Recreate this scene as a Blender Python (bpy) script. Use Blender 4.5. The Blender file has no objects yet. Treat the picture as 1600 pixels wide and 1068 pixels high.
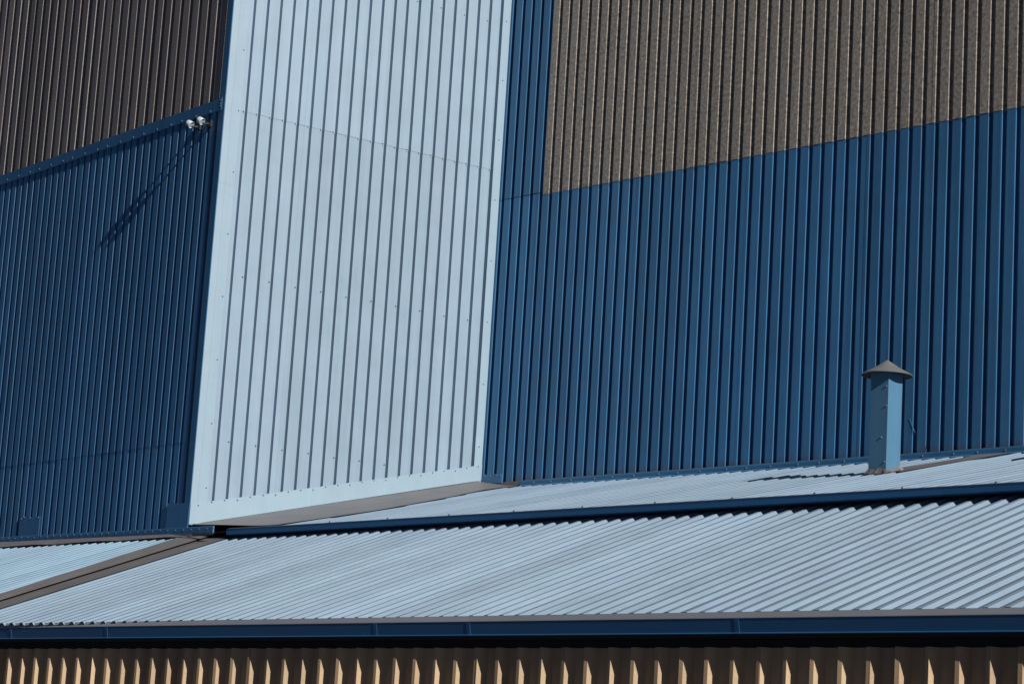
import bpy, math, random
from mathutils import Vector, Matrix

scene = bpy.context.scene
col = scene.collection
R = math.radians
CAM_H = 1.6
UP = Vector((0, 0, 1))

# ------------------------------------------------------------------ camera
cam_d = bpy.data.cameras.new('camera')
cam = bpy.data.objects.new('camera', cam_d)
col.objects.link(cam)
cam.matrix_world = Matrix((
    (0.99806661, -0.06215332, 0.0, 0.0),
    (-0.01158266, -0.18599601, -0.98248223, 0.0),
    (0.06106453, 0.98058271, -0.18635631, CAM_H),
    (0, 0, 0, 1)))
cam_d.sensor_fit = 'HORIZONTAL'
cam_d.sensor_width = 36.0
cam_d.lens = 82.67
cam_d.clip_end = 3000
scene.camera = cam

# ------------------------------------------------------------------ sky and sun
SUN_AZ, SUN_EL = 145.4, 28.5            # azimuth clockwise from +Y
world = bpy.data.worlds.new('World')
scene.world = world
world.use_nodes = True
nt = world.node_tree
nt.nodes.clear()
sky = nt.nodes.new('ShaderNodeTexSky')
sky.sky_type = 'NISHITA'
sky.sun_disc = False
sky.sun_elevation = R(SUN_EL)
sky.sun_rotation = R(SUN_AZ)
sky.air_density = 0.2
sky.dust_density = 0.1
sky.ozone_density = 4.0
bg = nt.nodes.new('ShaderNodeBackground')
bg.inputs['Strength'].default_value = 0.05
wo = nt.nodes.new('ShaderNodeOutputWorld')
nt.links.new(sky.outputs[0], bg.inputs[0])
nt.links.new(bg.outputs[0], wo.inputs[0])

sun_d = bpy.data.lights.new('sun', 'SUN')
sun_d.energy = 5.0
sun_d.angle = R(0.5)
sun_d.color = (1.0, 0.95, 0.87)
sun = bpy.data.objects.new('sun', sun_d)
col.objects.link(sun)
sdir = Vector((math.sin(R(SUN_AZ)) * math.cos(R(SUN_EL)), math.cos(R(SUN_AZ)) * math.cos(R(SUN_EL)), math.sin(R(SUN_EL))))
sun.rotation_euler = sdir.to_track_quat('Z', 'Y').to_euler()
sun.location = sdir * 60

scene.view_settings.view_transform = 'Standard'
scene.view_settings.look = 'None'
scene.view_settings.exposure = 0.0
scene.view_settings.gamma = 1.0
scene.render.engine = 'CYCLES'


# ------------------------------------------------------------------ materials
def make_mat(name, base, rough=0.45, metallic=0.0, streak=0.12, mottle=0.08, rnd=0.06, bump=0.15,
             speckle=0.0, speckle_scale=55.0, spec=0.5, stain=None, wobble=(1.6, 0.25), dark_spots=0.0, hue=0.0):
    """Painted or bare sheet metal; UV is in metres (x across the ribs, y along them)."""
    m = bpy.data.materials.new(name)
    m.use_nodes = True
    t = m.node_tree
    n, l = t.nodes, t.links
    bs = n['Principled BSDF']
    bs.inputs['Roughness'].default_value = rough
    bs.inputs['Metallic'].default_value = metallic
    bs.inputs['Specular IOR Level'].default_value = spec
    uv = n.new('ShaderNodeUVMap')
    info = n.new('ShaderNodeObjectInfo')

    def mapped(sx, sy):
        mp = n.new('ShaderNodeMapping')
        mp.inputs['Scale'].default_value = (sx, sy, 1)
        l.new(uv.outputs[0], mp.inputs[0])
        return mp.outputs[0]

    def noise(vec, scale, detail=3.0, r=0.55):
        x = n.new('ShaderNodeTexNoise')
        x.inputs['Scale'].default_value = scale
        x.inputs['Detail'].default_value = detail
        x.inputs['Roughness'].default_value = r
        l.new(vec, x.inputs['Vector'])
        return x.outputs['Fac']

    def math_(op, a, b=None, c=None):
        x = n.new('ShaderNodeMath')
        x.operation = op
        for i, q in enumerate((a, b, c)):
            if q is None:
                continue
            if isinstance(q, (int, float)):
                x.inputs[i].default_value = q
            else:
                l.new(q, x.inputs[i])
        return x.outputs[0]

    val = math_('MULTIPLY_ADD', math_('SUBTRACT', noise(mapped(9, 0.22), 1.0, 4), 0.5), 2 * streak, 1.0)
    val = math_('MULTIPLY_ADD', math_('SUBTRACT', noise(mapped(1, 1), 1.7, 5, 0.65), 0.5), 2 * mottle, val)
    val = math_('MULTIPLY_ADD', math_('SUBTRACT', info.outputs['Random'], 0.5), 2 * rnd, val)
    if speckle:
        val = math_('MULTIPLY_ADD', math_('SUBTRACT', noise(mapped(1, 1), speckle_scale, 2, 0.7), 0.5), 2 * speckle, val)
    hs = n.new('ShaderNodeHueSaturation')
    hs.inputs['Color'].default_value = (*base, 1)
    l.new(val, hs.inputs['Value'])
    if hue:
        hv = math_('MULTIPLY_ADD', math_('SUBTRACT', noise(mapped(4.7, 0.05), 1.0, 1), 0.5), hue, 0.5)
        l.new(hv, hs.inputs['Hue'])
    colour = hs.outputs[0]
    if dark_spots:
        vor = noise(mapped(1, 1), 7.0, 6, 0.8)
        f = math_('MULTIPLY', math_('GREATER_THAN', vor, 0.69), dark_spots)
        mx = n.new('ShaderNodeMixRGB')
        mx.inputs['Color2'].default_value = (0.05, 0.05, 0.055, 1)
        l.new(f, mx.inputs['Fac'])
        l.new(colour, mx.inputs['Color1'])
        colour = mx.outputs[0]
    if stain:
        (lo, hi, scol, amt) = stain
        sep = n.new('ShaderNodeSeparateXYZ')
        l.new(uv.outputs[0], sep.inputs[0])
        ragged = math_('MULTIPLY_ADD', noise(mapped(11, 0.6), 1.0, 4), (hi - lo) * 1.6, lo - (hi - lo) * 0.3)
        f = math_('SUBTRACT', ragged, sep.outputs[1])
        f = math_('DIVIDE', f, (hi - lo) * 0.6)
        f = math_('MULTIPLY', math_('MINIMUM', math_('MAXIMUM', f, 0.0), 1.0), amt)
        mx = n.new('ShaderNodeMixRGB')
        mx.inputs['Color2'].default_value = (*scol, 1)
        l.new(f, mx.inputs['Fac'])
        l.new(colour, mx.inputs['Color1'])
        colour = mx.outputs[0]
    l.new(colour, bs.inputs['Base Color'])
    rr = math_('MULTIPLY_ADD', math_('SUBTRACT', noise(mapped(1, 1), 6.0, 4), 0.5), 0.16, rough)
    l.new(rr, bs.inputs['Roughness'])
    if bump:
        b = n.new('ShaderNodeBump')
        b.inputs['Strength'].default_value = bump
        b.inputs['Distance'].default_value = 0.01
        l.new(noise(mapped(*wobble), 1.3, 2), b.inputs['Height'])
        last = b
        if speckle:
            b2 = n.new('ShaderNodeBump')
            b2.inputs['Strength'].default_value = 0.35
            b2.inputs['Distance'].default_value = 0.002
            l.new(noise(mapped(1, 1), speckle_scale, 2, 0.7), b2.inputs['Height'])
            l.new(b.outputs[0], b2.inputs['Normal'])
            last = b2
        l.new(last.outputs[0], bs.inputs['Normal'])
    return m


M = {}
M['blue'] = make_mat('blue_paint', (0.047, 0.168, 0.335), 0.36, streak=0.34, mottle=0.18, rnd=0.09, bump=0.12, hue=0.02)
M['blue_base'] = make_mat('blue_paint_rust_foot', (0.047, 0.168, 0.335), 0.36, streak=0.34, mottle=0.18, rnd=0.09, bump=0.12,
                          hue=0.02, stain=(-0.05, 0.16, (0.10, 0.075, 0.05), 0.6))
M['flue'] = make_mat('flue_paint', (0.075, 0.195, 0.315), 0.45, streak=0.14, mottle=0.12, rnd=0.02, bump=0.1, stain=(-0.1, 0.12, (0.2, 0.17, 0.14), 0.5))
M['deep'] = make_mat('deep_blue_paint', (0.022, 0.12, 0.275), 0.45, streak=0.12, mottle=0.06, rnd=0.05, bump=0.12)
M['pale'] = make_mat('pale_blue_sheet', (0.24, 0.335, 0.435), 0.45, streak=0.13, mottle=0.13, rnd=0.06, bump=0.10, dark_spots=0.05, hue=0.02)  # paler base colour than the blue of the other walls
M['pale_trim'] = make_mat('pale_blue_trim', (0.27, 0.375, 0.465), 0.42, streak=0.05, mottle=0.10, rnd=0.03, bump=0.1)
M['roof'] = make_mat('pale_roof_paint', (0.212, 0.297, 0.393), 0.5, streak=0.24, mottle=0.2, rnd=0.08, bump=0.05, hue=0.06, dark_spots=0.12)
M['roof_worn'] = make_mat('worn_roof_paint', (0.225, 0.345, 0.46), 0.5, streak=0.22, mottle=0.22, rnd=0.06, bump=0.06, hue=0.03, dark_spots=0.25)
M['dark_valley'] = make_mat('dark_roof_valley', (0.10, 0.14, 0.185), 0.6, streak=0.2, mottle=0.2, rnd=0.08, bump=0.05)  # darkness of the grooves between roof ribs put into their colour
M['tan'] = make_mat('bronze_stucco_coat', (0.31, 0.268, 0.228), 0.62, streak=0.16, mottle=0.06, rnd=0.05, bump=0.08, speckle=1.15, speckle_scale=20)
M['tan_shaded'] = make_mat('shaded_bronze_coat', (0.225, 0.20, 0.19), 0.6, streak=0.35, mottle=0.1, rnd=0.12, bump=0.12, speckle=0.7, speckle_scale=30)  # streaked bronze of the left wall, its shade put into the darker colour
M['tan_low'] = make_mat('bronze_coat_lower', (0.45, 0.32, 0.195), 0.6, streak=0.28, mottle=0.16, rnd=0.16, bump=0.1, speckle=0.25, speckle_scale=60, hue=0.05)
M['lead'] = make_mat('grey_flashing', (0.155, 0.146, 0.15), 0.5, streak=0.2, mottle=0.35, rnd=0.05, bump=0.5, wobble=(2.5, 1.2))
M['galv'] = make_mat('weathered_zinc', (0.21, 0.215, 0.23), 0.5, metallic=0.3, streak=0.1, mottle=0.2, rnd=0.03, bump=0.1)
M['lip'] = make_mat('grey_drip_edge', (0.30, 0.32, 0.36), 0.5, streak=0.1, mottle=0.15, rnd=0.06, bump=0.1)
M['screw'] = make_mat('screw_head', (0.42, 0.45, 0.48), 0.35, metallic=0.6, streak=0, mottle=0, rnd=0, bump=0)
M['screw_dark'] = make_mat('screw_head_dark', (0.05, 0.10, 0.13), 0.5, streak=0, mottle=0, rnd=0, bump=0)
M['white'] = make_mat('white_enamel', (0.52, 0.61, 0.67), 0.35, streak=0.03, mottle=0.05, rnd=0.0, bump=0.0)
M['black'] = make_mat('black_and_shade', (0.025, 0.025, 0.028), 0.8, streak=0.1, mottle=0.2, rnd=0, bump=0)  # black lamp arms; also shade of gaps and cap underside put into colour
M['glass'] = make_mat('lamp_glass', (0.5, 0.55, 0.6), 0.1, streak=0, mottle=0, rnd=0, bump=0)
M['core'] = make_mat('inner_wall', (0.08, 0.08, 0.085), 0.8, streak=0.1, mottle=0.1, rnd=0, bump=0)
M['asphalt'] = make_mat('asphalt', (0.055, 0.055, 0.057), 0.9, streak=0.0, mottle=0.35, rnd=0, bump=0.2, speckle=0.4, speckle_scale=40)


# ------------------------------------------------------------------ helpers
def az(a, e=0.0):
    a, e = R(a), R(e)
    return Vector((math.sin(a) * math.cos(e), math.cos(a) * math.cos(e), math.sin(e)))


class Frame:
    """A wall or roof plane: u along it, v up it, n out of it."""
    def __init__(s, O, U, V):
        s.O, s.U, s.V = Vector(O), U.normalized(), V.normalized()
        s.N = s.U.cross(s.V).normalized()
        if s.N.dot(s.O - Vector((0, 0, CAM_H))) > 0:
            s.N = -s.N

    def p(s, u, v, n=0.0):
        return s.O + s.U * u + s.V * v + s.N * n

    def loc(s, P):
        d = P - s.O
        return d.dot(s.U), d.dot(s.V), d.dot(s.N)


def new_obj(name, verts, faces, mat, parent=None, uvs=None, frame=None, smooth=False):
    me = bpy.data.meshes.new(name)
    me.from_pydata([tuple(v) for v in verts], [], faces)
    if uvs is None:
        if frame is not None:
            uvs = [frame.loc(Vector(v))[:2] for v in verts]
        else:
            uvs = [(v[0] + v[1] * 0.37, v[2] + v[1] * 0.21) for v in verts]
    lay = me.uv_layers.new(name='UVMap')
    for lp in me.loops:
        lay.data[lp.index].uv = uvs[lp.vertex_index]
    me.materials.append(mat)
    if smooth:
        me.polygons.foreach_set('use_smooth', [True] * len(me.polygons))
    me.update()
    o = bpy.data.objects.new(name, me)
    col.objects.link(o)
    if parent is not None:
        o.parent = parent
        o.matrix_parent_inverse = parent_world(parent).inverted()
    return o


def parent_world(o):
    m = o.matrix_basis.copy()
    if o.parent:
        m = parent_world(o.parent) @ o.matrix_parent_inverse @ m
    return m


def empty(name, loc, label=None, cat=None, group=None):
    o = bpy.data.objects.new(name, None)
    col.objects.link(o)
    o.location = loc
    o.empty_display_size = 0.3
    if label:
        o['label'] = label
    if cat:
        o['category'] = cat
    if group:
        o['group'] = group
    return o


def solid(name, fr, poly, n0, n1, mat, parent):
    """A flat plate: polygon in (u, v) of a frame, from depth n0 to n1."""
    k = len(poly)
    vs = [fr.p(u, v, n1) for u, v in poly] + [fr.p(u, v, n0) for u, v in poly]
    fs = [tuple(range(k)), tuple(range(2 * k - 1, k - 1, -1))]
    for i in range(k):
        j = (i + 1) % k
        fs.append((i, i + k, j + k, j))
    return new_obj(name, vs, fs, mat, parent, uvs=[tuple(q) for q in poly] * 2)


def extrude(name, fr, prof, u0, u1, mat, parent, closed=True, skew=None):
    """Profile of (n, v) points swept along u; skew(u) shifts v."""
    sk = skew or (lambda u: 0.0)
    k = len(prof)
    vs, uvs = [], []
    run = 0
    for u in (u0, u1):
        run = 0.0
        for i, (n, v) in enumerate(prof):
            vs.append(fr.p(u, v + sk(u), n))
            if i:
                run += math.hypot(n - prof[i - 1][0], v - prof[i - 1][1])
            uvs.append((run, u))
    fs = []
    for i in range(k if closed else k - 1):
        j = (i + 1) % k
        fs.append((i, j, j + k, i + k))
    if closed:
        fs += [tuple(range(k - 1, -1, -1)), tuple(range(k, 2 * k))]
    return new_obj(name, vs, fs, mat, parent, uvs=uvs)


def corrugated(name, fr, u0, u1, lo, hi, mat, parent, pitch, c0, crown, web, depth, off=0.0, jit=0.0013, seed=0, dark_valley=None):
    """One profiled metal sheet: crowns at depth off, valleys at off - depth."""
    rng = random.Random(seed * 977 + 13)
    pts = []
    k = math.floor((u0 - c0) / pitch) - 1
    while True:
        a = c0 + k * pitch
        j = [rng.uniform(-jit, jit) for _ in range(4)]
        r = 0.0025
        pts += [(a, off + j[0] - r * .4), (a + r, off + j[0]), (a + crown - r, off + j[1]), (a + crown, off + j[1] - r * .4),
                (a + crown + web, off - depth + j[2]), (a + pitch - web, off - depth + j[3])]
        if a > u1:
            break
        k += 1

    def at(u):
        for (ua, na), (ub, nb) in zip(pts, pts[1:]):
            if ua <= u <= ub:
                return na + (nb - na) * (u - ua) / max(ub - ua, 1e-9)
        return off
    line = [(u0, at(u0))] + [q for q in pts if u0 + 1e-4 < q[0] < u1 - 1e-4] + [(u1, at(u1))]
    vs, uvs = [], []
    for u, n in line:
        for v in (lo(u), hi(u)):
            vs.append(fr.p(u, v, n))
            uvs.append((u, v))
    fs = [(2 * i, 2 * i + 2, 2 * i + 3, 2 * i + 1) for i in range(len(line) - 1)]
    o = new_obj(name, vs, fs, mat, parent, uvs=uvs)
    if dark_valley is not None:
        o.data.materials.append(dark_valley)
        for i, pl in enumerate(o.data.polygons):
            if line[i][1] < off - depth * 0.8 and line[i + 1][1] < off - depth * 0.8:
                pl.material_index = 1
    return o


def sheets(name, fr, u0, u1, lo, hi, mat, parent, pitch, c0, crown, web, depth, off=0.0, ribs=5, jit=0.0013, lap=0.0012, seed=0, dark_valley=None):
    """A run of profiled sheets side by side, each its own object, lapped on a crown."""
    k = math.ceil((u0 - c0 - crown * 0.8) / pitch)
    cuts = [u0]
    q = c0 + crown * 0.8 + k * pitch
    q += pitch * (ribs - 1)
    while q < u1 - pitch * 0.6:
        cuts.append(q)
        q += ribs * pitch
    cuts.append(u1)
    out = []
    for i, (a, b) in enumerate(zip(cuts, cuts[1:])):
        o = corrugated(name, fr, a - (0.02 if i else 0), b, lo, hi, mat, parent, pitch, c0, crown, web, depth,
                       off + (lap if i % 2 else 0.0), jit, seed + i, dark_valley)
        out.append(o)
    return out


def screws(name, fr, spots, n, mat, parent, r=0.011, h=0.007):
    """Small hexagonal screw heads with washers, joined."""
    vs, fs = [], []
    for (u, v) in spots:
        b = len(vs)
        for rr, nn in ((r * 1.5, n), (r * 1.5, n + 0.002), (r, n + 0.002), (r * .9, n + h)):
            for i in range(6):
                a = i * math.pi / 3
                vs.append(fr.p(u + rr * math.cos(a), v + rr * math.sin(a), nn))
        for lv in range(3):
            for i in range(6):
                j = (i + 1) % 6
                fs.append((b + lv * 6 + i, b + lv * 6 + j, b + lv * 6 + 6 + j, b + lv * 6 + 6 + i))
        fs.append(tuple(b + 18 + i for i in range(6)))
    o = new_obj(name, vs, fs, mat, parent)
    o['kind'] = 'stuff'
    return o


def const(c):
    return lambda u: c


def lin(u0, v0, u1, v1):
    return lambda u: v0 + (v1 - v0) * (u - u0) / (u1 - u0)


# ------------------------------------------------------------------ frames (metres, world)
H = Vector((0, 0, CAM_H))
C = Vector((-0.346, 36.0, 4.634)) + H           # inner corner between pale wall and right-hand wall
K = Vector((-4.415, 33.26, 3.394)) + H          # outer corner between pale wall and left-hand wall
fR = Frame(C, az(136), UP)
fF = Frame(K, az(56.04), UP)
fL = Frame(K, az(-38.93), UP)
fU = Frame(Vector((-0.418, 35.931, 4.483)) + H, az(136), az(46, 14.0))
fA = Frame(Vector((4.714, 24.085, 3.211)) + H, az(136), az(46, 20.5))
fB = Frame(Vector((-5.962, 34.82, 3.208)) + H, Vector((0.601, -0.798, -0.046)), Vector((0.759, 0.551, 0.347)))
fE = Frame(Vector((0.164, 22.751, 1.64)) + H, az(136, 0.14), UP)
fG = Frame(Vector((0.40, 28.379, 3.322)) + H, az(136, 0.1), UP)

# ------------------------------------------------------------------ ground
g = 900
ground = new_obj('ground', [(-g, -g, 0), (g, -g, 0), (g, g, 0), (-g, g, 0)], [(0, 1, 2, 3)], M['asphalt'])
ground['kind'] = 'structure'
ground['label'] = 'dark asphalt ground around the building'

# ------------------------------------------------------------------ tall building
tall = empty('tall_building', (-4, 37, 0), 'tall metal-clad building with pale blue, dark blue and bronze ribbed walls', 'building')
P_W, CR, WB, DP = 0.2113, 0.135, 0.010, 0.055
TOP = 11.0

# --- right-hand wall, blue foot and bronze above
wR = solid('wall', fR, [(-0.3, -4.0), (15, -4.0), (15, TOP), (-0.3, TOP)], -0.35, -0.075, M['core'], tall)
wR['label'] = 'dark blue ribbed wall with bronze ribbed cladding above it'
c0R = 0.0517 - 0.135
line_R = lin(0.966, 4.402, 9.609, 4.364)
sheets('cladding_sheet', fR, 0.0, 14.8, const(-0.09), lambda u: line_R(u) + 0.03, M['blue_base'], wR, P_W, c0R, CR, WB, DP, seed=1)
corrugated('cladding_sheet', fR, 0.0, 0.985, const(4.445), const(TOP), M['blue'], wR, P_W, c0R, CR, WB, DP, off=0.003, seed=31)
sheets('bronze_sheet', fR, 0.985, 14.8, line_R, const(TOP), M['tan'], wR, P_W, c0R, CR, WB, DP, off=0.005, seed=51)
extrude('base_flashing', fR, [(0.006, -0.045), (0.05, -0.055), (0.055, -0.075), (0.055, -0.125), (0.09, -0.15), (0.006, -0.15)], 0.93, 14.9, M['blue'], wR)
solid('foot_plate', fR, [(0.0, -0.24), (0.95, -0.24), (0.95, -0.052), (0.0, -0.052)], 0.002, 0.008, M['lead'], wR)
solid('patch_plate', fR, [(0.03, -0.06), (0.47, -0.06), (0.47, 0.08), (0.03, 0.088)], 0.002, 0.012, M['blue'], wR)
screws('screws', fR, [(1.15 + 0.42 * i + (0.06 if i % 3 == 0 else 0), -0.10) for i in range(31)], 0.056, M['screw'], wR, 0.009)
screws('screws', fR, [(0.09, 0.06), (0.22, 0.062), (0.36, 0.058), (0.44, 0.055)], 0.012, M['screw'], wR, 0.007)
# a strip of sheet torn loose and bent outwards near the flue
vs = [fR.p(8.02, 0.42, 0.005), fR.p(8.115, 0.24, 0.008), fR.p(8.13, 0.215, 0.001), fR.p(8.04, 0.41, 0.002)]
new_obj('bent_edge', vs, [(0, 1, 2, 3)], M['blue'], wR, frame=fR)
vs = [fR.p(8.24, 0.16, -0.03), fR.p(8.33, -0.03, 0.012), fR.p(8.235, -0.03, -0.02)]
new_obj('bent_edge', vs, [(0, 1, 2)], M['pale_trim'], wR, frame=fR)

# --- pale wall
wF = solid('wall', fF, [(0.0, -4.0), (5.0, -4.0), (5.0, TOP + 1), (0.0, TOP + 1)], -0.35, -0.085, M['core'], tall)
wF['label'] = 'pale blue ribbed wall between the two darker walls'
P_F = 0.2194
c0F = 3.221 + 0.005
baseF = lambda u: 0.2527 * u
sheets('cladding_sheet', fF, 0.20, 4.80, lambda u: baseF(u) + 0.06, const(6.21), M['pale'], wF, P_F, c0F, CR, 0.004, 0.074, ribs=6, lap=0.002, seed=101)
sheets('cladding_sheet', fF, 0.20, 4.80, const(6.145), const(TOP + 1), M['pale'], wF, P_F, c0F, CR, 0.004, 0.074, off=0.0045, ribs=6, lap=0.002, seed=121)
# corner trim on the left edge, folded with a shallow step, in lapped lengths
for a, b, o_ in ((0.0, 5.02, 0.0), (5.0, TOP + 1, 0.002), ):
    prof = [(0.012, 0.004), (0.014, 0.105), (0.017, 0.110), (0.017, 0.19), (0.011, 0.194), (0.011, 0.262), (0.006, 0.262)]
    vs, uvs = [], []
    for n_, u_ in prof:
        for v_ in (a, b):
            vs.append(fF.p(u_ - 0.004, v_, n_ + o_))
            uvs.append((u_, v_))
    new_obj('corner_trim', vs, [(2 * i, 2 * i + 2, 2 * i + 3, 2 * i + 1) for i in range(len(prof) - 1)], M['pale_trim'], wF, uvs=uvs)
for a, b, o_ in ((1.2, 1.95, 0.0), (1.93, TOP + 1, 0.002)):
    solid('corner_trim', fF, [(4.755, a), (4.9, a), (4.9, b), (4.755, b)], 0.002, 0.012 + o_, M['pale_trim'], wF)
# foot flashing in two lapped lengths
for a, b, o_ in ((0.0, 1.98, 0.0), (1.95, 4.9, 0.002)):
    solid('base_flashing', fF, [(a, baseF(a)), (b, baseF(b)), (b, 0.294 + 0.2415 * b), (a, 0.294 + 0.2415 * a)], 0.003, 0.019 + o_, M['pale_trim'], wF)
sp = []
for i in range(24):
    sp.append((0.12 + 0.2045 * i, 0.265 + 0.2415 * (0.12 + 0.2045 * i) + (0.012 if i % 3 else -0.008)))
screws('screws', fF, sp, 0.020, M['screw_dark'], wF, 0.008)
sp = []
for row, par in ((1.265, 0), (3.70, 0), (6.165, 1), (8.56, 0)):
    k0 = 0
    for i in range(-13, 8):
        u = c0F - 0.03 + i * P_F
        if u < 0.3 or u > 4.75 or row < baseF(u) + 0.4:
            continue
        if par or (i % 2 == 0):
            sp.append((u, row + random.Random(i).uniform(-.008, .008)))
screws('screws', fF, sp, -0.069, M['screw_dark'], wF, 0.008, 0.012)
screws('screws', fF, [(0.225, 0.55 + 0.93 * i) for i in range(11)], 0.012, M['screw_dark'], wF, 0.008)
screws('screws', fF, [(4.825, 1.75 + 0.98 * i) for i in range(10)], 0.013, M['screw_dark'], wF, 0.008)

# --- left-hand wall
wL = solid('wall', fL, [(0.42, -4.0), (13, -4.0), (13, TOP), (0.42, TOP)], -0.35, -0.10, M['core'], tall)
wL['label'] = 'dark blue ribbed wall in shade under bronze ribbed cladding'
P_L = 0.20577
c0L = 1.66 + 0.006
footL = lin(5.69, 0.064, -0.10, -0.032)
sheets('cladding_sheet', fL, 0.09, 12.6, lambda u: footL(u) - 0.1, const(1.24), M['blue'], wL, P_L, c0L, CR, WB, DP, seed=201)
sheets('cladding_sheet', fL, 0.09, 12.6, const(1.203), const(6.15), M['blue'], wL, P_L, c0L, CR, WB, DP, off=0.003, seed=231)
P_B = 0.2687
sheets('bronze_sheet', fL, 0.09, 12.6, const(6.2), const(TOP), M['tan_shaded'], wL, P_B, 6.899 + 0.01, 0.165, 0.016, 0.075, off=0.0, ribs=4, jit=0.0022, seed=261)
solid('corner_trim', fL, [(-0.012, 0.0), (0.135, 0.0), (0.135, TOP + 1), (-0.012, TOP + 1)], 0.003, 0.0135, M['blue'], wL)
solid('band_flashing', fL, [(0.06, 6.108), (12.6, 6.06), (12.6, 6.22), (0.30, 6.285), (0.06, 6.30)], 0.004, 0.019, M['blue'], wL)
screws('screws', fL, [(0.35 + 0.37 * i + 0.03 * (i % 3), 6.135) for i in range(33)] + [(0.09, 6.17), (0.09, 6.21), (0.09, 6.26)], 0.020, M['screw'], wL, 0.010)
solid('patch_plate', fL, [(5.06, 0.05), (4.40, 0.04), (4.40, 0.335), (5.06, 0.345)], 0.004, 0.010, M['blue'], wL)
solid('patch_plate', fL, [(0.60, -0.03), (0.0, -0.04), (0.0, 0.305), (0.60, 0.335)], 0.004, 0.016, M['blue'], wL)
screws('screws', fL, [(5.0, 0.32), (4.9, 0.34), (4.72, 0.325), (4.45, 0.32), (0.55, 0.31), (0.38, 0.30), (0.30, 0.30), (0.1, 0.29)], 0.011, M['screw'], wL, 0.008)
extrude('base_flashing', fL, [(0.004, 0.0), (0.022, -0.004), (0.026, -0.016), (0.026, -0.10), (0.004, -0.10)], -0.70, 12.6, M['blue'], wL,
        skew=lin(5.69, 0.064, -0.69, -0.05))
rng = random.Random(5)
screws('screws', fL, [(-0.55 + 0.21 * i, lin(5.69, 0.064, -0.69, -0.05)(-0.55 + 0.21 * i) - 0.028 - rng.uniform(0, .012)) for i in range(45)],
       0.027, M['screw'], wL, 0.007)

# ------------------------------------------------------------------ low annex
low = empty('low_annex', (0, 26, 0), 'low annex in front with pale ribbed metal roofs above a bronze wall', 'building')
CRr, WBr, DPr = 0.054, 0.026, 0.0345

# --- upper roof against the right-hand wall
P_U = 0.2148
gut = lambda u: -4.79
rU = solid('roof', fU, [(-0.7, -4.68), (16, -4.68), (16, 0.02), (0.0, 0.02)], -0.075, -0.045, M['core'], low)
rU['label'] = 'upper pale ribbed roof along the foot of the blue wall'
edge = [(1.05, -4.80), (1.40, -3.30), (1.05, -1.62), (0.62, -0.40), (0.93, 0.1)]


sheets('roof_sheet', fU, 0.52, 15.9, gut, lambda u: 0.0, M['roof'], rU, P_U, 0.3, CRr, WBr, DPr, ribs=5, jit=0.0006, seed=301, dark_valley=M['dark_valley'])
# grey apron between pale wall and roof sheets
base_pts = []
vs, uvs, fs = [], [], []
cols_ = 12
rows = 20
for i in range(rows + 1):
    t = i / rows
    v = -4.80 + 4.86 * t
    ub = -0.855 + (v + 4.854) / 4.99 * 0.855
    # right edge
    for (ua, va), (uc, vc) in zip(edge, edge[1:]):
        if va <= v <= vc + 1e-6:
            ue = ua + (uc - ua) * (v - va) / (vc - va)
    nb = 0.088 + 0.035 * t
    for j in range(cols_ + 1):
        s = j / cols_
        n_ = nb * (1 - s) ** 1.5 + 0.012 * s + 0.006 * math.sin(7 * t + 5 * s) * math.sin(math.pi * s)
        vs.append(fU.p(ub - 0.03 + (ue - ub + 0.03) * s, v, n_))
        uvs.append((s, v))
for i in range(rows):
    for j in range(cols_):
        a = i * (cols_ + 1) + j
        fs.append((a, a + 1, a + cols_ + 2, a + cols_ + 1))
new_obj('apron_flashing', vs, fs, M['lead'], rU, uvs=uvs, smooth=True)
# flat saddle strip behind the flue
new_obj('saddle_flashing', [fU.p(9.0, -1.86, 0.008), fU.p(9.50, -2.10, 0.008), fU.p(9.68, 0.02, 0.008), fU.p(9.19, 0.02, 0.008)],
        [(0, 1, 2, 3)], M['lead'], rU, frame=fU)
# gutter of the upper roof in lengths
gp = [(0.0, 0.0), (0.012, -0.004), (0.008, -0.02), (0.004, -0.078), (-0.03, -0.085), (-0.13, -0.085), (-0.13, 0.0), (-0.122, 0.0), (-0.122, -0.076), (-0.02, -0.076), (-0.006, 0.0)]
a = -6.05
while a < 9.8:
    b = min(a + 3.0, 9.9)
    extrude('gutter', fG, gp, a, b - 0.003, M['deep'], low)
    a = b
extrude('gutter_lip', fG, [(0.013, -0.003), (0.016, 0.004), (0.0, 0.009), (-0.006, 0.004)], -6.0, 9.9, M['lip'], low)
screws('screws', fG, [(-5.0 + 1.16 * i, 0.012) for i in range(13)], 0.0, M['screw_dark'], low, 0.010, 0.01)
# upstand wall under the gutter, the shade there put into its black colour
solid('upstand', fG, [(-6.3, -0.75), (9.9, -0.75), (9.9, -0.02), (-6.3, -0.02)], -0.90, -0.74, M['black'], low)

# --- main lower roof
P_A = 0.2125
eaveA = lin(-11.06, -4.54, 3.537, -4.40)
rA = solid('roof', fA, [(-12.6, -4.45), (9.5, -4.38), (9.5, 0.66), (-12.6, 0.66)], -0.18, -0.06, M['core'], low)
rA['label'] = 'broad lower pale ribbed roof sloping down to the long eave'
sheets('roof_sheet', fA, -12.62, 9.4, eaveA, const(0.46), M['roof'], rA, P_A, 2.472 + 0.012, CRr, WBr, DPr, ribs=5, jit=0.0007, seed=401, dark_valley=M['dark_valley'])

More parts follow.
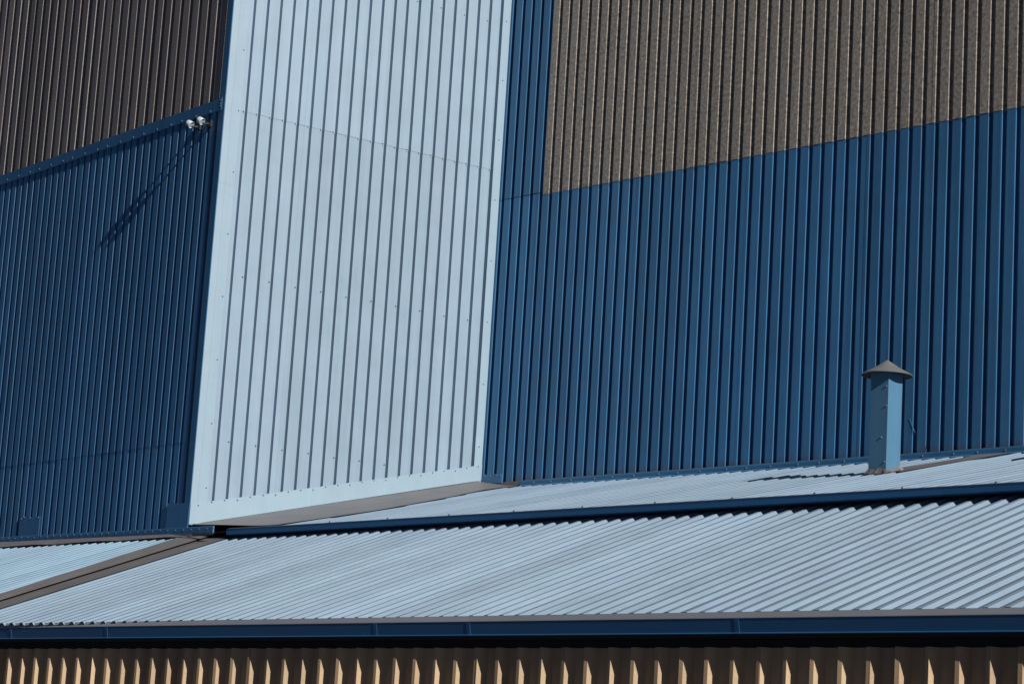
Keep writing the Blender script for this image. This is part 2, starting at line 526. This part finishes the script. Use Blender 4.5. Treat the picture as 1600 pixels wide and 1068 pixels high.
# --- left roof beyond the valley
P_Br = 0.2055
rB = solid('roof', fB, [(-12, -5.5), (3.1, -5.5), (1.9, 0.3), (-12, -1.7)], -0.18, -0.06, M['core'], low)
rB['label'] = 'worn pale ribbed roof under the shaded wall, left of the valley'
topB = lin(-2.525, -0.361, 2.29, 0.327)
valB = lambda v: 1.99 + (0.824 - v) * 0.19            # edge of these sheets along the valley, u(v)
sheets('roof_sheet', fB, -11.8, 2.02, const(-5.5), topB, M['roof_worn'], rB, P_Br, -0.575, 0.052, 0.026, 0.028, ribs=4, jit=0.0015, seed=501, dark_valley=M['dark_valley'])
for (a, b) in ((2.02, 2.50), (2.50, 3.15)):
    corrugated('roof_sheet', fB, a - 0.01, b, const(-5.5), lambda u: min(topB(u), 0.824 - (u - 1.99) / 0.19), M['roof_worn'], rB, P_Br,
               -0.575, 0.052, 0.026, 0.028, jit=0.0015, seed=int(a * 100), dark_valley=M['dark_valley'])
# grey apron under the foot of the shaded wall
vs, uvs, fs = [], [], []
for i in range(25):
    uL = 12.5 - i * (13.2 / 24)
    top = fL.p(uL, lin(5.69, -0.034, -0.709, -0.155)(uL) + 0.01, 0.05)
    ub, vb, nb = fB.loc(fL.p(uL, 0, 0.17))
    bot = fB.p(ub, topB(ub) - 0.06, 0.022 + 0.008 * math.sin(i * 2.1))
    vs += [top, bot]
    uvs += [(0, uL), (0.3, uL)]
    if i:
        fs.append((2 * i - 2, 2 * i - 1, 2 * i + 1, 2 * i))
new_obj('apron_flashing', vs, fs, M['lead'], rB, uvs=uvs)

# --- valley between the two roofs
val = empty('valley_flashing', fA.p(-12.6, -3.0), None, None)
val.parent = low
val.matrix_parent_inverse = parent_world(low).inverted()
vl, vr, uvl, uvr, fq = [], [], [], [], []
nn = 14
for i in range(nn + 1):
    v = 0.42 - i * (5.1 / nn)
    vB = 0.879 + (v - 0.35) * 0.9913
    wv = 0.006 * math.sin(i * 1.3)
    pl = fB.p(valB(vB) - 0.05 + wv, vB, 0.014)
    pc = fA.p(-12.62 + wv * .5, v, 0.045)
    pc2 = fA.p(-12.70, v, 0.02)
    pr = fA.p(-12.18 + wv, v, 0.010)
    vl += [pl, pc]
    vr += [pc2, pr]
    uvl += [(0, v), (0.5, v)]
    uvr += [(1.0, v), (1.5, v)]
    if i:
        fq.append((2 * i - 2, 2 * i - 1, 2 * i + 1, 2 * i))
new_obj('flashing_strip', vl, fq, M['lead'], val, uvs=uvl, smooth=True)
new_obj('flashing_strip', vr, fq, M['lead'], val, uvs=uvr, smooth=True)

# --- eave of the main roof
joints = [-16.0, -8.72, -6.70, -1.963, -0.583, 2.836, 6.6, 9.6]
for a, b in zip(joints, joints[1:]):
    extrude('drip_edge', fE, [(-0.03, 0.004), (0.016, 0.002), (0.030, -0.050), (0.030, -0.056), (-0.03, -0.056)], a, b, M['lip'], low)
    extrude('fascia', fE, [(0.026, -0.057), (0.026, -0.064), (0.004, -0.178), (0.018, -0.184), (0.018, -0.190), (-0.05, -0.190), (-0.05, -0.057)], a, b - 0.004, M['deep'], low)
for q in joints[1:-1]:
    extrude('joint_cover', fE, [(0.0285, -0.060), (0.0285, -0.065), (0.0075, -0.178), (0.021, -0.186), (0.0, -0.186), (0.0, -0.060)], q - 0.025, q + 0.025, M['deep'], low)
solid('soffit', fE, [(-16, -0.22), (9.6, -0.22), (9.6, -0.05), (-16, -0.05)], -0.60, -0.045, M['black'], low)  # black colour stands in for shade in the shallow gap above the wall
# --- lower bronze wall
wB = solid('wall', fE, [(-16, -3.22), (9.5, -3.22), (9.5, -0.2), (-16, -0.2)], -0.60, -0.19, M['black'], low)
wB['label'] = 'bronze deep-ribbed wall under the long eave'
P_D = 0.2965
fW = Frame(fE.p(0, 0, -0.052), az(136, 0.14), UP)
sheets('cladding_sheet', fW, -15.8, 9.4, const(-3.2), const(-0.30), M['tan_low'], wB, P_D, 4.837 - 0.045, 0.045, 0.05, 0.09, ribs=4, jit=0.005, lap=0.002, seed=601)


# ------------------------------------------------------------------ flues on the upper roof
def build_flue(corner_uv, label):
    base = fU.p(corner_uv[0], corner_uv[1], 0.0)
    A, B = az(-44), az(46)            # A along the wall to the left, B towards the wall
    S = 0.275
    root = empty('roof_flue', base + A * S / 2 + B * S / 2, label, 'flue', 'square flues on the upper roof')

    def pt(a, b, z):
        return base + A * a + B * b + Vector((0, 0, z))
    # square duct with one folded seam, open bottom buried in the roof
    zt = 1.235
    r = 0.008
    ring = [(r, 0), (S - r, 0), (S, r), (S, S - r), (S - r, S), (r, S), (0, S - r), (0, r)]
    vs = [pt(a, b, -0.12) for a, b in ring] + [pt(a, b, zt) for a, b in ring]
    fs = [(i, (i + 1) % 8, (i + 1) % 8 + 8, i + 8) for i in range(8)] + [tuple(range(8, 16))]
    run = [0, S, S + .01, 2 * S, 2 * S + .01, 3 * S, 3 * S + .01, 4 * S]
    new_obj('duct', vs, fs, M['flue'], root, uvs=[(x, 0) for x in run] + [(x, zt) for x in run])
    # conical cap with a thin rim
    c = (S / 2, S / 2)
    n = 40
    rr, zr, za = 0.308, 1.225, 1.405
    vs, fs = [], []
    for rad, z in ((rr, zr - 0.012), (rr + 0.004, zr), (rr * 0.5, zr + (za - zr) * 0.47), (0.012, za)):
        for i in range(n):
            th = 2 * math.pi * i / n
            vs.append(pt(c[0] + rad * math.cos(th), c[1] + rad * math.sin(th), z))
    vs.append(pt(c[0], c[1], za + 0.004))
    for lv in range(3):
        for i in range(n):
            j = (i + 1) % n
            fs.append((lv * n + i, lv * n + j, lv * n + n + j, lv * n + n + i))
    for i in range(n):
        fs.append((3 * n + i, 3 * n + (i + 1) % n, 4 * n))
    b0 = len(vs)
    for i in range(n):
        th = 2 * math.pi * i / n
        vs.append(pt(c[0] + rr * 0.97 * math.cos(th), c[1] + rr * 0.97 * math.sin(th), zr - 0.010))
    vs.append(pt(c[0], c[1], zr + 0.10))
    for i in range(n):
        j = (i + 1) % n
        fs.append((i, b0 + i, b0 + j, j))
        fs.append((b0 + i, b0 + n, b0 + j))
    cap = new_obj('cap', vs, fs, M['galv'], root)
    cap.data.materials.append(M['black'])  # underside faces coloured black, the shade under the cap put into colour
    for pl in cap.data.polygons:
        if all(vi >= b0 or vi < n for vi in pl.vertices):
            pl.material_index = 1
    # screws on the folded edge
    fr = Frame(base, az(136), UP)
    screws('screws', fr, [(-0.035, 1.06), (-0.03, 0.82), (-0.09, 0.44), (-0.03, 0.14)], 0.001, M['screw'], root, 0.008, 0.011)
    # lead collar at the foot, crumpled
    vs, fs = [], []
    rng = random.Random(3)
    nseg = 32
    for i in range(nseg):
        t = i / nseg * 4
        k, q = int(t), t - int(t)
        a, b = [(q, 0), (1, q), (1 - q, 1), (0, 1 - q)][k]
        out = rng.uniform(0.015, 0.05)
        aa, bb = a * S, b * S
        da, db = (a - .5), (b - .5)
        m_ = max(abs(da), abs(db)) * 2
        P0 = pt(c[0] + da * (S + .012), c[1] + db * (S + .012), 0)
        u, v, w = fU.loc(P0)
        vs.append(fU.p(u, v, 0.045 + rng.uniform(-.01, .03)))
        P1 = pt(c[0] + da * (S + 2 * out + .03), c[1] + db * (S + 2 * out + .03), 0)
        u, v, w = fU.loc(P1)
        vs.append(fU.p(u, v, 0.004 + rng.uniform(0, .012)))
    for i in range(nseg):
        j = (i + 1) % nseg
        fs.append((2 * i, 2 * i + 1, 2 * j + 1, 2 * j))
    new_obj('collar', vs, fs, M['lead'], root)
    return root


build_flue((9.31, -2.146), 'blue square metal flue with grey conical cap standing on the upper roof')
build_flue((12.87, -1.43), 'flue beyond the right edge, seen only by its shadow on the upper roof')


# ------------------------------------------------------------------ floodlights under the band
def floodlight(u, v, n_out, label, aim):
    root = empty('floodlight', fL.p(u, v, 0.0), label, 'floodlight', 'twin floodlights under the blue band')
    ctr = fL.p(u, v, n_out)
    sc = 0.82
    ax = aim.normalized()
    s1 = ax.cross(UP).normalized()
    s2 = s1.cross(ax).normalized()
    prof = [(0.0, -0.075), (0.03, -0.070), (0.052, -0.05), (0.062, -0.02), (0.064, 0.02), (0.066, 0.05), (0.060, 0.05), (0.052, 0.035)]
    n = 20
    vs, fs = [], []
    for r_, z in prof:
        for i in range(n):
            th = 2 * math.pi * i / n
            vs.append(ctr + ax * z * sc + (s1 * math.cos(th) + s2 * math.sin(th)) * max(r_, 0.001) * sc)
    for k in range(len(prof) - 1):
        for i in range(n):
            j = (i + 1) % n
            fs.append((k * n + i, k * n + j, k * n + n + j, k * n + n + i))
    new_obj('housing', vs, fs, M['white'], root, smooth=True)
    vs = [ctr + ax * 0.036 * sc + (s1 * math.cos(2 * math.pi * i / n) + s2 * math.sin(2 * math.pi * i / n)) * 0.053 * sc for i in range(n)]
    new_obj('lens', vs, [tuple(range(n))], M['glass'], root)
    # bracket arm back to the wall and a base box
    a0, a1 = fL.p(u - 0.03, v - 0.02, 0.0), ctr - ax * 0.03 - UP * 0.05
    d = (a1 - a0).normalized()
    e1 = d.cross(UP).normalized() * 0.012
    e2 = d.cross(e1).normalized() * 0.012
    vs = []
    for q in (a0, a1):
        vs += [q + e1 + e2, q - e1 + e2, q - e1 - e2, q + e1 - e2]
    new_obj('arm', vs, [(0, 1, 5, 4), (1, 2, 6, 5), (2, 3, 7, 6), (3, 0, 4, 7), (4, 5, 6, 7), (3, 2, 1, 0)], M['black'], root)
    solid('wall_box', fL, [(u - 0.075, v - 0.07), (u + 0.02, v - 0.07), (u + 0.02, v + 0.03), (u - 0.075, v + 0.03)], 0.001, 0.03, M['black'], root)
    return root


floodlight(0.68, 5.975, 0.16, 'small white floodlight under the blue band, the one farther from the pale wall', az(115, -35))
floodlight(0.38, 5.97, 0.16, 'small white floodlight under the blue band, the one nearer the pale wall', az(115, -35))
